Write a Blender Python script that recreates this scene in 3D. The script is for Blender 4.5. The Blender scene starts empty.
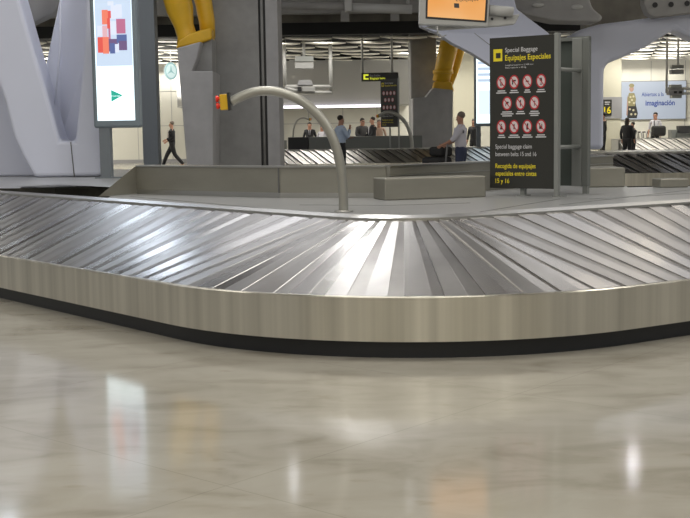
import bpy, bmesh, math, random
from mathutils import Vector, Matrix
random.seed(7)
S = bpy.context.scene
C = S.collection
PI = math.pi

# ---------------------------------------------------------------- camera
F, Y0, ROLL, H = 1200.0, 131.14, 0.015, 1.25
PIT = math.atan((259 - Y0) / F)
cam = bpy.data.cameras.new('camera'); co = bpy.data.objects.new('camera', cam); C.objects.link(co)
cam.sensor_width = 36; cam.lens = F / 690 * 36; cam.clip_end = 300
co.matrix_world = Matrix.Translation((0, 0, H)) @ Matrix.Rotation(PI/2 - PIT, 4, 'X') @ Matrix.Rotation(-ROLL, 4, 'Z')
S.camera = co
# ---------------------------------------------------------------- world, exposure
w = bpy.data.worlds.new('world'); S.world = w; w.use_nodes = True
w.node_tree.nodes['Background'].inputs[0].default_value = (0.80, 0.80, 0.78, 1)
w.node_tree.nodes['Background'].inputs[1].default_value = 0.30
S.view_settings.view_transform = 'Standard'; S.view_settings.look = 'None'
S.view_settings.gamma = 1; S.view_settings.use_curve_mapping = False
S.view_settings.exposure = 0.0
# ---------------------------------------------------------------- large lights (ceiling luminaires of the hall, plus added fill lamps)
def area(x, y, z, sx, sy, pw, col=(1, .96, .88), rot=(0, 0, 0)):
    l = bpy.data.lights.new('hall_or_fill_lamp', 'AREA'); l.shape = 'RECTANGLE'; l.size = sx; l.size_y = sy
    l.energy = pw; l.color = col
    o = bpy.data.objects.new('hall_or_fill_lamp', l); o.location = (x, y, z); o.rotation_euler = rot; C.objects.link(o)
    return o
for ly in (-9, -3.5, 2, 7.5):
    for lx in (-8, 0, 8):
        area(lx, ly, 6.9, 4.5, 1.2, 175)
def line_lamp(x0, y0, x1, y1, wd, p, col):       # long linear luminaire between two ceiling points
    a = math.atan2(y1 - y0, x1 - x0); area((x0+x1)/2, (y0+y1)/2, 6.9, math.hypot(x1-x0, y1-y0), wd, p, col, (0, 0, a))
line_lamp(-7.1, 24.2, -5.1, 18.0, .36, 85, (.78, .87, 1))
line_lamp(-8.2, 24.3, -7.3, 21.4, .2, 17, (.78, .88, 1))
line_lamp(-10.4, 26.8, -9.6, 23.8, .14, 13, (.85, .92, 1))
line_lamp(-.95, 12.9, -.25, 11.6, .5, 120, (1, .99, .97))
for lx, ly in ((6.3, 15.8), (5.2, 14.3), (7.2, 18.2)): line_lamp(lx - .25, ly - .4, lx + .25, ly + .4, .22, 7, (1, .88, .7))
line_lamp(3.6, 14.2, 4.3, 12.4, .3, 9, (1, .97, .92))
for lx, ly, p in ((6.9, 28.4, 9), (-1.3, 27.6, 4.5), (1.4, 26, 1.5)): area(lx, ly, 6.9, .16, .16, p, (.95, .95, 1))
for lx in (-12, 12, -16, 16): area(lx, 24, 6.9, 2, 2, 250)
for lx in (-15, 15): area(lx, 31, 6.9, 2.2, .7, 260)
for lx, ly, sx, sy, p in ((6.5, 15.5, 6, 5, 95), (-.3, 13.2, 5, 3.4, 55), (-3.2, 17.6, 2.4, 1.4, 60), (-8.5, 12.5, 4, 4, 50)):
    area(lx, ly, 6.9, sx, sy, p, (.97, .97, 1))  # added soft fill that lifts the belt plates, pillar front and left pylon
area(8.8, 33, 6.9, 4, 1.2, 18, (.85, .9, 1))  # added weak fill to lighten the right carousel's plates
for lx in (-2.6, -.2, 6.4): area(lx, 38.85, 4.14, 2.0, .35, 60)  # added lamps, placed to mirror in the far carousel's sloping plates
for lx in (-13, -6.5, 5.5, 13):
    for ly in (42, 48): area(lx, ly, 2.6, 3.0, 1.2, 270, (1, .96, .88), (PI, 0, 0))      # added upward fill to brighten the slats, no fixture modelled
for lx in (-12, -4, 4, 12):
    for ly in (44.7, 50.5): area(lx, ly, 4.2, 3.4, 0.4, 200)

# ---------------------------------------------------------------- helpers
def ray(px, py):
    u_, v_ = px - 345, py - 259
    c, s = math.cos(ROLL), math.sin(ROLL)
    u = u_ * c - v_ * s; v = u_ * s + v_ * c
    up = -v / F; X = u / F
    return Vector((X, math.cos(PIT) + math.sin(PIT) * up, -math.sin(PIT) + math.cos(PIT) * up))
def at(px, py, D):
    r = ray(px, py); return Vector((0, 0, H)) + r * (D / r.y)
def atz(px, py, z):
    r = ray(px, py); return Vector((0, 0, H)) + r * ((z - H) / r.z)

def tag(o, label=None, cat=None, group=None, kind=None):
    if label: o['label'] = label
    if cat: o['category'] = cat
    if group: o['group'] = group
    if kind: o['kind'] = kind
    return o
def thing(name, loc, label, cat, group=None):
    o = bpy.data.objects.new(name, None); o.empty_display_size = .1
    C.objects.link(o); o.location = loc
    return tag(o, label, cat, group)
def wloc(o):
    v = Vector((0, 0, 0))
    while o: v = v + Vector(o.location); o = o.parent
    return v
class MB:
    def __init__(s): s.v = []; s.f = []; s.m = []; s.sm = []
    def add(s, vs, fs, mi=0, smooth=False):
        n = len(s.v); s.v += [Vector(p) for p in vs]
        for f in fs: s.f.append([i + n for i in f]); s.m.append(mi); s.sm.append(smooth)
        return s
    def box(s, lo, hi, mi=0):
        x0, y0, z0 = lo; x1, y1, z1 = hi
        vs = [(x0,y0,z0),(x1,y0,z0),(x1,y1,z0),(x0,y1,z0),(x0,y0,z1),(x1,y0,z1),(x1,y1,z1),(x0,y1,z1)]
        return s.add(vs, [(0,3,2,1),(4,5,6,7),(0,1,5,4),(1,2,6,5),(2,3,7,6),(3,0,4,7)], mi)
    def obox(s, o, X, Y, Z, mi=0):          # oriented box from corner o with edge vectors
        o, X, Y, Z = map(Vector, (o, X, Y, Z))
        vs = [o, o+X, o+X+Y, o+Y, o+Z, o+X+Z, o+X+Y+Z, o+Y+Z]
        return s.add(vs, [(0,3,2,1),(4,5,6,7),(0,1,5,4),(1,2,6,5),(2,3,7,6),(3,0,4,7)], mi)
    def prism(s, pts, off, mi=0):           # polygon extruded by vector off
        n = len(pts); a = [Vector(p) for p in pts]; b = [p + Vector(off) for p in a]
        fs = [tuple(range(n)), tuple(range(2*n-1, n-1, -1))] + [(i, i+n, (i+1)%n+n, (i+1)%n) for i in range(n)]
        return s.add(a + b, fs, mi)
    def tube(s, pts, r, n=12, mi=0, caps=True):
        pts = [Vector(p) for p in pts]; m = len(pts)
        rs = r if isinstance(r, (list, tuple)) else [r] * m
        T = [(pts[min(i+1, m-1)] - pts[max(i-1, 0)]).normalized() for i in range(m)]
        up = Vector((0, 0, 1)) if abs(T[0].z) < .9 else Vector((0, 1, 0))
        nrm = T[0].cross(up).normalized(); vs = []
        for i in range(m):
            nrm = (nrm - T[i] * nrm.dot(T[i])).normalized(); b = T[i].cross(nrm)
            for k in range(n):
                a = 2*PI*k/n; vs.append(pts[i] + (nrm*math.cos(a) + b*math.sin(a)) * rs[i])
        fs = [(i*n+k, i*n+(k+1)%n, (i+1)*n+(k+1)%n, (i+1)*n+k) for i in range(m-1) for k in range(n)]
        s.add(vs, fs, mi, True)
        if caps: s.add(vs[:n], [tuple(range(n-1, -1, -1))], mi); s.add(vs[-n:], [tuple(range(n))], mi)
        return s
    def cyl(s, a, b, r, n=16, mi=0): return s.tube([a, b], r, n, mi)
    def ell(s, c, rx, ry, rz, mi=0, n=14, R=None):
        vs = []; m = n // 2 + 1; c = Vector(c)
        for i in range(m + 1):
            p = PI * i / m
            for k in range(n):
                a = 2*PI*k/n; q = Vector((rx*math.sin(p)*math.cos(a), ry*math.sin(p)*math.sin(a), rz*math.cos(p)))
                vs.append(c + (R @ q if R else q))
        fs = [(i*n+k, (i+1)*n+k, (i+1)*n+(k+1)%n, i*n+(k+1)%n) for i in range(m) for k in range(n)]
        return s.add(vs, fs, mi, True)
    def build(s, name, mats, parent=None, bevel=0, seg=2, fix=True):
        if not isinstance(mats, (list, tuple)): mats = [mats]
        if parent is not None: org = wloc(parent)
        else:
            xs = [p.x for p in s.v]; ys = [p.y for p in s.v]
            org = Vector(((min(xs)+max(xs))/2, (min(ys)+max(ys))/2, min(p.z for p in s.v)))
        me = bpy.data.meshes.new(name); me.from_pydata([p - org for p in s.v], [], s.f)
        for m in mats: me.materials.append(m)
        me.polygons.foreach_set('material_index', s.m); me.polygons.foreach_set('use_smooth', s.sm)
        if fix:
            bm = bmesh.new(); bm.from_mesh(me); bmesh.ops.remove_doubles(bm, verts=bm.verts, dist=1e-5)
            bmesh.ops.recalc_face_normals(bm, faces=bm.faces); bm.to_mesh(me); bm.free()
        o = bpy.data.objects.new(name, me); C.objects.link(o)
        if parent is not None: o.parent = parent
        else: o.location = org
        if bevel:
            b = o.modifiers.new('bevel', 'BEVEL'); b.width = bevel; b.segments = seg; b.limit_method = 'ANGLE'
        return o

# ---------------------------------------------------------------- materials
def mat(name, col, rough=.5, metal=0, spec=.5, emit=None, es=0, bump=0, bscale=30, stretch=(1,1,1), var=0, vscale=4,
        aniso=0, arot=0, alpha=None, objvar=0, coat=0, col2=None, detail=6):
    m = bpy.data.materials.new(name); m.use_nodes = True; nt = m.node_tree; N = nt.nodes; L = nt.links
    b = N['Principled BSDF']; b.inputs['Base Color'].default_value = (*col, 1)
    b.inputs['Roughness'].default_value = rough; b.inputs['Metallic'].default_value = metal
    b.inputs['Specular IOR Level'].default_value = spec; b.inputs['Coat Weight'].default_value = coat
    if emit: b.inputs['Emission Color'].default_value = (*emit, 1); b.inputs['Emission Strength'].default_value = es
    if bump or var or objvar:
        tc = N.new('ShaderNodeTexCoord'); mp = N.new('ShaderNodeMapping'); mp.inputs['Scale'].default_value = stretch
        L.new(tc.outputs['Object'], mp.inputs[0])
    if var:
        n = N.new('ShaderNodeTexNoise'); n.inputs['Scale'].default_value = vscale; n.inputs['Detail'].default_value = detail
        L.new(mp.outputs[0], n.inputs['Vector'])
        r = N.new('ShaderNodeValToRGB'); r.color_ramp.elements[0].position = .3; r.color_ramp.elements[1].position = .7
        c2 = col2 or tuple(max(0, c*(1-var)) for c in col)
        r.color_ramp.elements[0].color = (*c2, 1); r.color_ramp.elements[1].color = (*col, 1)
        L.new(n.outputs['Fac'], r.inputs[0]); L.new(r.outputs[0], b.inputs['Base Color'])
    if bump:
        n2 = N.new('ShaderNodeTexNoise'); n2.inputs['Scale'].default_value = bscale; n2.inputs['Detail'].default_value = 4
        L.new(mp.outputs[0], n2.inputs['Vector'])
        bp = N.new('ShaderNodeBump'); bp.inputs['Strength'].default_value = bump; bp.inputs['Distance'].default_value = .01
        L.new(n2.outputs['Fac'], bp.inputs['Height']); L.new(bp.outputs[0], b.inputs['Normal'])
    if objvar:
        oi = N.new('ShaderNodeObjectInfo'); mr = N.new('ShaderNodeMapRange')
        mr.inputs['To Min'].default_value = rough - objvar; mr.inputs['To Max'].default_value = rough + objvar
        L.new(oi.outputs['Random'], mr.inputs[0]); L.new(mr.outputs[0], b.inputs['Roughness'])
    if aniso:
        b.inputs['Anisotropic'].default_value = aniso; b.inputs['Anisotropic Rotation'].default_value = arot
        t = N.new('ShaderNodeTangent'); t.direction_type = 'RADIAL'; t.axis = 'Z'; L.new(t.outputs[0], b.inputs['Tangent'])
    return m
def emis(name, col, st):
    return mat(name, tuple(c*.3 for c in col), .5, emit=col, es=st)
def srgb(r, g, b):
    return tuple(((c/255)/12.92 if c/255 <= .04045 else ((c/255+.055)/1.055)**2.4) for c in (r, g, b))

M = {}
M['plate'] = mat('brushed_plate_steel', (.42, .41, .405), .28, 1, var=.16, vscale=5, objvar=.06)
M['fascia'] = mat('brushed_fascia_steel', (.73, .70, .62), .28, 1, aniso=.75, arot=.25, var=.30, vscale=5, stretch=(2.2, 2.2, .03))  # vertical colour streaks stand in for smeared reflections on the steel
M['rim'] = mat('polished_rim_steel', (.48, .475, .46), .30, 1)
M['steel'] = mat('brushed_wall_steel', (.32, .31, .27), .42, .65, var=.14, vscale=2, stretch=(1, 1, 3))
M['tube'] = mat('satin_tube_steel', (.40, .395, .36), .40, .7, var=.1, vscale=6)
M['deck'] = mat('grey_deck_laminate', (.36, .365, .37), .30, .25, var=.10, vscale=1.2)
M['seam'] = mat('deck_seam', (.10, .10, .10), .6)
M['black'] = mat('black_kick_plinth', (.010, .011, .014), .45)
M['pit'] = mat('dark_conveyor_well', (.13, .13, .12), .5, .3)
M['white'] = mat('white_moulded_shell', (.66, .69, .82), .42, var=.04, vscale=.8)
M['conc'] = mat('smooth_grey_concrete', (.33, .328, .322), .8, var=.22, vscale=3, bump=.15, bscale=20)
M['conc_p'] = mat('plinth_concrete', (.43, .425, .43), .8, var=.2, vscale=2.5, bump=.15, bscale=20)
M['groove'] = mat('pillar_groove', (.07, .07, .07), .8)
M['yellow'] = mat('yellow_painted_steel', (.72, .42, .015), .4, var=.12, vscale=6)
M['ysign'] = mat('yellow_sign_vinyl', (.75, .62, .02), .5)
M['wsign'] = mat('pale_sign_vinyl', (.60, .60, .62), .5)
M['signface'] = mat('dark_sign_face', (.028, .028, .024), .35)
M['signgrey'] = mat('grey_sign_metal', (.18, .19, .18), .45, .3)
M['signlite'] = mat('light_grey_sign_frame', (.25, .26, .25), .45, .3)
M['signdark'] = mat('sign_inner_face', (.10, .115, .105), .3, .2)
M['red'] = mat('red_ring', (.45, .02, .03), .5)
M['pink'] = mat('symbol_disc', (.62, .54, .55), .5)
M['ink'] = mat('symbol_ink', (.03, .02, .02), .5)
M['button'] = mat('red_button', (.85, .04, .02), .35)
M['lbframe'] = mat('blue_grey_frame', (.19, .23, .26), .4, .2)
M['lbpost'] = mat('grey_blue_steel', (.17, .19, .21), .45, .2)
M['cream'] = mat('cream_wall_panel', (.60, .59, .53), .6)
M['creamcol'] = mat('cream_column_paint', (.52, .50, .40), .6)
M['grey'] = mat('grey_bulkhead', (.30, .30, .295), .6)
M['bandgrey'] = mat('grey_band', (.27, .27, .28), .6)
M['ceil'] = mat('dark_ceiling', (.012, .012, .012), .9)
M['nearceil'] = mat('grey_high_ceiling', (.42, .41, .40), .8, var=.25, vscale=.5)
M['slat'] = mat('pale_ceiling_slat', (.72, .70, .62), .5)
M['beam'] = mat('grey_beam', (.33, .325, .32), .7, var=.15, vscale=2)
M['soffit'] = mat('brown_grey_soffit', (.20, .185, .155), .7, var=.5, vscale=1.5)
M['pipe'] = mat('light_grey_pipe', (.42, .42, .41), .5)
M['dark'] = mat('charcoal', (.02, .02, .022), .5)
M['lamp'] = emis('lamp_glow', (1, .97, .9), 5)
M['strip'] = emis('strip_light', (.95, .9, 1), 2.4)
M['tv'] = mat('grey_monitor_case', (.40, .40, .39), .45)
M['hair'] = mat('dark_hair', (.02, .014, .01), .6)
M['hairg'] = mat('greying_hair', (.15, .12, .10), .6)
M['skin'] = mat('skin', (.42, .22, .15), .55)
M['suit'] = mat('dark_suit', (.012, .013, .017), .75)
M['gsuit'] = mat('grey_suit', (.06, .06, .065), .8)
M['wshirt'] = mat('white_shirt', (.55, .54, .60), .8)
M['bshirt'] = mat('light_blue_shirt', (.46, .56, .74), .8)
M['jeans'] = mat('dark_jeans', (.03, .04, .08), .8)
M['beige'] = mat('beige_top', (.40, .28, .22), .8)
M['shoe'] = mat('black_shoe', (.01, .01, .01), .4)
M['tie'] = mat('tie', (.25, .03, .04), .6)
M['bag'] = mat('black_bag_fabric', (.012, .012, .013), .7)
M['trol'] = mat('trolley_metal', (.25, .25, .26), .4, .6)

# floor: polished beige marble tiles laid diagonally
def floor_mat():
    m = bpy.data.materials.new('polished_beige_marble'); m.use_nodes = True; nt = m.node_tree; N = nt.nodes; L = nt.links
    b = N['Principled BSDF']; tc = N.new('ShaderNodeTexCoord')
    mp = N.new('ShaderNodeMapping'); mp.inputs['Rotation'].default_value = (0, 0, .72); L.new(tc.outputs['Object'], mp.inputs[0])
    mv = N.new('ShaderNodeMapping'); mv.inputs['Scale'].default_value = (.9, 1.7, 1); mv.inputs['Rotation'].default_value = (0, 0, .35)
    L.new(tc.outputs['Object'], mv.inputs[0])
    n = N.new('ShaderNodeTexNoise'); n.inputs['Scale'].default_value = 2.2; n.inputs['Detail'].default_value = 9; n.inputs['Distortion'].default_value = .8
    L.new(mv.outputs[0], n.inputs['Vector'])
    r = N.new('ShaderNodeValToRGB'); e = r.color_ramp.elements
    e[0].position = .30; e[0].color = (.30, .277, .226, 1); e[1].position = .62; e[1].color = (.405, .385, .33, 1)
    k = e.new(.46); k.color = (.37, .348, .295, 1)
    L.new(n.outputs['Fac'], r.inputs[0])
    n2 = N.new('ShaderNodeTexNoise'); n2.inputs['Scale'].default_value = 7; n2.inputs['Detail'].default_value = 8
    L.new(mv.outputs[0], n2.inputs['Vector'])
    r2 = N.new('ShaderNodeValToRGB'); r2.color_ramp.elements[0].position = .63; r2.color_ramp.elements[0].color = (1, 1, 1, 1)
    r2.color_ramp.elements[1].position = .76; r2.color_ramp.elements[1].color = (.84, .80, .75, 1); L.new(n2.outputs['Fac'], r2.inputs[0])
    mx = N.new('ShaderNodeMix'); mx.data_type = 'RGBA'; mx.blend_type = 'MULTIPLY'; mx.inputs[0].default_value = .8
    L.new(r.outputs[0], mx.inputs[6]); L.new(r2.outputs[0], mx.inputs[7])
    br = N.new('ShaderNodeTexBrick'); br.offset = 0; br.inputs['Scale'].default_value = 1
    br.inputs['Brick Width'].default_value = 1.9; br.inputs['Row Height'].default_value = 1.9
    br.inputs['Mortar Size'].default_value = .0035; br.inputs['Mortar Smooth'].default_value = .3
    br.inputs['Color1'].default_value = (1, 1, 1, 1); br.inputs['Color2'].default_value = (.93, .93, .94, 1); br.inputs['Mortar'].default_value = (.62, .60, .57, 1)
    mp.inputs['Location'].default_value = (.55, .0, 0)
    L.new(mp.outputs[0], br.inputs['Vector'])
    mx2 = N.new('ShaderNodeMix'); mx2.data_type = 'RGBA'; mx2.blend_type = 'MULTIPLY'; mx2.inputs[0].default_value = .45
    L.new(mx.outputs[2], mx2.inputs[6]); L.new(br.outputs['Color'], mx2.inputs[7]); L.new(mx2.outputs[2], b.inputs['Base Color'])
    b.inputs['Roughness'].default_value = .10; b.inputs['Specular IOR Level'].default_value = .8
    return m
M['floor'] = floor_mat()

# ---------------------------------------------------------------- the setting
def struct(name, mb, m, **k): return tag(mb.build(name, m, **k), kind='structure')
FW = 53.0
struct('floor', MB().box((-20, -14, -.1), (20, 62, 0)), M['floor'])
nearc = struct('ceiling', MB().box((-20, -14, 7), (20, 35, 7.2)), M['nearceil'])
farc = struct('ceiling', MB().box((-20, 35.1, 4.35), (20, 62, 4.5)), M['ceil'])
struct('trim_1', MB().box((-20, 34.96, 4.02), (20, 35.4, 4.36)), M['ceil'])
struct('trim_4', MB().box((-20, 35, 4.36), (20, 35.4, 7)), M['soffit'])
struct('wall_far', MB().box((-20, FW, 0), (20, FW + .2, 4.34)), M['cream'])
wb = MB().box((-20, -14.2, 0), (20, -14, 7)); struct('wall_back', wb, M['cream'])
struct('baseboard_far', MB().box((-20, FW - .03, 0), (20, FW, .14)), M['bandgrey'])
# wall joints on the cream panelling
wj = MB()
for i in range(-12, 13): wj.box((i*1.5 - .01, FW - .012, .14), (i*1.5 + .01, FW, 4.1))
for z in (1.6, 3.1): wj.box((-20, FW - .012, z - .01), (20, FW, z + .01))
struct('trim_2', wj, M['bandgrey'])
# leaf-shaped pale slats under the far ceiling
sl = MB()
row = 0; y = 35.9
while y < FW - .9:
    L_ = 1.48; off = (row * .29) % 1.0 * L_
    x = -17 + off
    while x < 18:
        n = 7; up = []; lo = []
        for i in range(n + 1):
            t = i / n; wv = math.sin(PI * t) ** .6
            up.append((x + t * L_ * .99, y + .68 * wv, 4.12 - .04 * (t - .5))); lo.append((x + t * L_ * .99, y - .68 * wv, 4.12 - .05 * wv - .04 * (t - .5)))
        sl.prism(lo + up[::-1][1:-1], (0, 0, .04))
        x += L_
    y += 1.95; row += 1
s_ = sl.build('ceiling_slats', M['slat'], farc, fix=False)

# bulkhead with strip light and the cream recess under it
bh = MB(); a = at(276, 100, 49).x; b = at(412, 100, 49).x
bh.box((a - 4, 49, 2.30), (b, FW, 4.1)); struct('trim_3', bh, M['grey'])
sm = MB(); sm.box((at(279, 100, 48.95).x, 48.86, 2.20), (at(381, 100, 48.95).x, 48.98, 2.30))
tag(sm.build('strip_light', M['strip']), 'long white strip light along the bottom edge of the grey bulkhead', 'light')
area((a+b)/2, 50.5, 2.25, 5.5, .5, 70)

# ---------------------------------------------------------------- luggage carousel in front
CX, CY, R, A1, A2 = .526, 8.543, 2.078, .881, .570
ZT, ZB, ZU, W, REC, RI = .348, .098, .725, .993, .054, .57
TURN = A1 + A2; th = (A2 - A1) / 2; dl = (R - W - RI) / math.cos(TURN / 2)
C2X, C2Y = CX + dl * math.sin(th), CY - dl * math.cos(th)
DEL = (R - W - RI) * math.tan(TURN / 2)
NA, PITCH = 13, .17
def curve(u, r, inner=False):
    cx, cy = (C2X, C2Y) if inner else (CX, CY)
    def dm(d):
        if not inner: return d
        k = min(1, d / 1.6); return d + DEL * (3*k*k - 2*k*k*k)
    if u < 0:
        d = dm(-u * PITCH); return Vector((cx - r*math.sin(A1) - d*math.cos(A1), cy - r*math.cos(A1) + d*math.sin(A1), 0))
    if u > NA:
        d = dm((u - NA) * PITCH); return Vector((cx + r*math.sin(A2) + d*math.cos(A2), cy - r*math.cos(A2) + d*math.sin(A2), 0))
    t = -A1 + TURN * u / NA
    return Vector((cx + r*math.sin(t), cy - r*math.cos(t), 0))
U0, U1 = -40, NA + 24
def us(step=.5):
    n = int((U1 - U0) / step); return [U0 + i*step for i in range(n + 1)]
def strip(mb, prof, mi=0, smooth=True):      # prof(u) -> list of points, lofted along the carousel
    P = [prof(u) for u in us()]; k = len(P[0]); vs = [p for q in P for p in q]
    fs = [(i*k+j, i*k+j+1, (i+1)*k+j+1, (i+1)*k+j) for i in range(len(P)-1) for j in range(k-1)]
    return mb.add(vs, fs, mi, smooth)
def zz(p, z): return Vector((p.x, p.y, z))
car = thing('luggage_carousel', (CX, CY, 0), 'large stainless steel baggage carousel with sloping overlapping plates, nearest to the camera', 'baggage carousel')
def flat(name, prof, m, parent=car):
    mb = MB(); strip(mb, prof); o = mb.build(name, m, parent, fix=False)
    md = o.modifiers.new('edge', 'EDGE_SPLIT'); md.split_angle = .5
    return o
flat('fascia', lambda u: [zz(curve(u, R - .035), ZB), zz(curve(u, R), ZB), zz(curve(u, R), ZT - .006), zz(curve(u, R - .006), ZT),
                          zz(curve(u, R - .028), ZT), zz(curve(u, R - .030), ZT - .05)], M['fascia'])
flat('kick_plinth', lambda u: [zz(curve(u, R - REC - .05), 0), zz(curve(u, R - REC), 0), zz(curve(u, R - REC), ZB + .004), zz(curve(u, R - REC - .4), ZB + .004)], M['black'])
def slope(u, q, dz=0):
    a = zz(curve(u, R - .03), ZT - .022); b = zz(curve(u, RI, True), ZU - .010)
    p = a.lerp(b, q); p.z += dz; return p
flat('slope_bed', lambda u: [slope(u, -.02, -.03), slope(u, 1, -.03)], M['pit'])
for k in range(U0, U1):
    mb = MB(); rt = random.uniform(-.0035, .0035); rb = random.uniform(-.003, .003); rk = .6 + random.uniform(-.06, .06)
    cols = [(0, .010 + rt*.4), (rk, .0095 + rb*.4), (rk + .015, .0080 + rb*.4), (1.10, .001)]
    nq = 10; vs = []
    for j in range(nq + 1):
        q = j / nq
        for du, hz in cols:
            vs.append(slope(min(k + du, U1), q, hz + .0006 * math.sin(q * 4 + k)))
    c = len(cols)
    fs = [(j*c+i, j*c+i+1, (j+1)*c+i+1, (j+1)*c+i) for j in range(nq) for i in range(c-1)]
    mb.add(vs, fs)
    low = [slope(k, j/nq, -.004) for j in range(nq + 1)]
    vs2 = [vs[j*c] for j in range(nq+1)] + low
    mb.add(vs2, [(j, j+1, nq+2+j, nq+1+j) for j in range(nq)])
    mb.build('belt_plate', M['plate'], car, fix=False)
flat('inner_rim', lambda u: [slope(u, .955, .004), slope(u, .955, .022), slope(u, 1.0, .022), zz(curve(u, RI - .045, True), ZU + .004), zz(curve(u, RI - .05, True), ZU - .05)], M['rim'])
# island deck with the open conveyor well
inner = [zz(curve(u, RI - .045, True), ZU) for u in us(.5)]
dk = bmesh.new()
pitback = [atz(-75, 189, ZU), atz(55, 184.3, ZU), atz(118, 187.5, ZU)]
pitfront = []
i0 = min(range(len(inner)), key=lambda i: (inner[i] - atz(-75, 187, ZU)).length)
i1 = min(range(len(inner)), key=lambda i: (inner[i] - atz(116, 198, ZU)).length)
deckpts = inner[:i0] + pitback + inner[i1:] + [atz(760, 184.5, ZU), atz(628, 187.3, ZU), Vector((2.8, 12.5, ZU)), Vector((2.8, 17, ZU)), Vector((-7, 19, ZU))]
def ngon_top(name, pts, m, parent):
    me = bpy.data.meshes.new(name); bm = bmesh.new(); org = wloc(parent)
    f = bm.faces.new([bm.verts.new(p - org) for p in pts]); bmesh.ops.triangulate(bm, faces=[f])
    bmesh.ops.recalc_face_normals(bm, faces=bm.faces)
    if sum(f.normal.z for f in bm.faces) < 0: bmesh.ops.reverse_faces(bm, faces=bm.faces)
    bm.to_mesh(me); bm.free(); me.materials.append(m)
    o = bpy.data.objects.new(name, me); C.objects.link(o); o.parent = parent; return o
ngon_top('island_deck', deckpts, M['deck'], car)
pitp = inner[i0:i1] + [pitback[2], pitback[1], pitback[0]]
ngon_top('well_floor', [zz(p, .25) for p in pitp], M['pit'], car)
mb = MB()
for a, b in ((pitback[0], pitback[1]), (pitback[1], pitback[2]), (pitback[2], inner[i1])):
    mb.add([a, b, zz(b, .25), zz(a, .25)], [(0, 1, 2, 3)])
mb.build('well_wall', M['steel'], car)
back = [inner[-1]] + deckpts[-5:] + [inner[0]]
mb = MB()
for a, b in zip(back, back[1:]): mb.add([a, b, zz(b, 0), zz(a, 0)], [(0, 1, 2, 3)])
mb.build('island_skirt', M['steel'], car)
mb = MB()
def seamline(p, q, wd=.006):
    d = (q - p).normalized(); n = Vector((-d.y, d.x, 0)) * wd
    mb.obox(p - n + Vector((0, 0, .0005)), q - p, 2*n, (0, 0, .001))
for p, q in (((350, 216), (130, 196.5)), ((480, 212), (560, 199)), ((300, 205), (388, 205.5)), ((388, 205.5), (470, 203)), ((560, 205), (690, 190)), ((590, 199), (690, 193.5))):
    seamline(atz(*p, ZU), atz(*q, ZU))
mb.build('deck_seams', M['seam'], car)

# low stainless conveyor housing on the island
hs = thing('conveyor_housing', atz(300, 197, ZU), 'long low stainless conveyor housing with a sloping left end on the island deck', 'conveyor housing')
pl = [atz(137, 194, ZU), atz(280, 197.8, ZU), atz(386, 198, ZU)]
zt = .965
mb = MB()
def wallseg(p, q, z0, z1, th=.12):
    d = (q - p).normalized(); n = Vector((-d.y, d.x, 0)) * th
    mb.obox(zz(p, z0), zz(q, z1*0) - zz(p, 0), n, (0, 0, z1 - z0))
for p, q in zip(pl, pl[1:]): wallseg(p, q, ZU + .04, zt)
mb.build('side_panel', M['steel'], hs)
mb = MB()
for p, q in zip(pl, pl[1:]): wallseg(p, q, ZU + .001, ZU + .04, .10)
mb.build('base_strip', M['rim'], hs)
mb = MB()
for p, q in zip(pl, pl[1:]):
    d = (q-p).normalized(); n = Vector((-d.y, d.x, 0)); mb.obox(zz(p, zt) - n*.01, q-p, n*.2, (0, 0, .012))
mb.build('top_edge', M['rim'], hs)
mb = MB(); B0 = atz(98, 197, ZU + .002); B1 = zz(pl[0], ZU + .002); T1 = zz(pl[0], zt + .012)
mb.prism([B0, B1, T1], Vector((.35, .75, 0)) * .35); mb.build('sloping_end', M['steel'], hs)
mb = MB()
for px in (279,):
    p = atz(px, 197.8, ZU); mb.box((p.x - .006, p.y - .008, ZU + .04), (p.x + .006, p.y, zt))
mb.build('panel_joint', M['seam'], hs)
# right leg of the housing
hr = thing('conveyor_housing', atz(490, 196, ZU), 'low stainless conveyor housing running behind the dark baggage sign to the stepped box', 'conveyor housing')
mb = MB(); q0 = Vector(pl[2]) + Vector((.03, -.02, 0)); q1 = at(613, 170, 11.8)
wallseg(q0, q1, ZU + .001, zt); mb.build('side_panel', M['steel'], hr)
mb = MB(); d = (zz(q1, 0) - zz(q0, 0)); n = Vector((-d.y, d.x, 0)).normalized()
mb.obox(zz(q0, zt) - n*.01, d, n*.16, (0, 0, .012)); mb.obox(zz(q0, zt - .07) - n*.006, d, n*.01, (0, 0, .006)); mb.build('top_edge', M['rim'], hr)
def flatbox(name, pa, pb, depth, z0, z1, label, cat, m, grp=None):
    d = zz(pb, 0) - zz(pa, 0); n = Vector((-d.y, d.x, 0)).normalized() * depth
    mb = MB().obox(zz(pa, z0), d, n, (0, 0, z1 - z0)); o = mb.build(name, m, None, bevel=.008)
    return tag(o, label, cat, grp)
bx1 = flatbox('steel_box', atz(385, 200.5, ZU), atz(486, 197, ZU), .26, ZU + .001, .89, 'long low stainless box in front of the conveyor housing, left of the dark sign', 'metal box', M['steel'])
mb = MB(); p = atz(388, 198.5, ZU)
bx2 = flatbox('steel_box', atz(586, 187.6, ZU), atz(625, 187, ZU), .5, ZU + .001, .895, 'short stainless box on the deck just right of the dark sign', 'metal box', M['steel'])
flatbox('steel_box', atz(659, 187.6, ZU) + Vector((0, -.05, 0)), atz(687, 187, ZU) + Vector((0, -.05, 0)), .2, ZU + .001, .80, 'small low stainless box at the right edge of the island deck', 'metal box', M['steel'])

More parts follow.
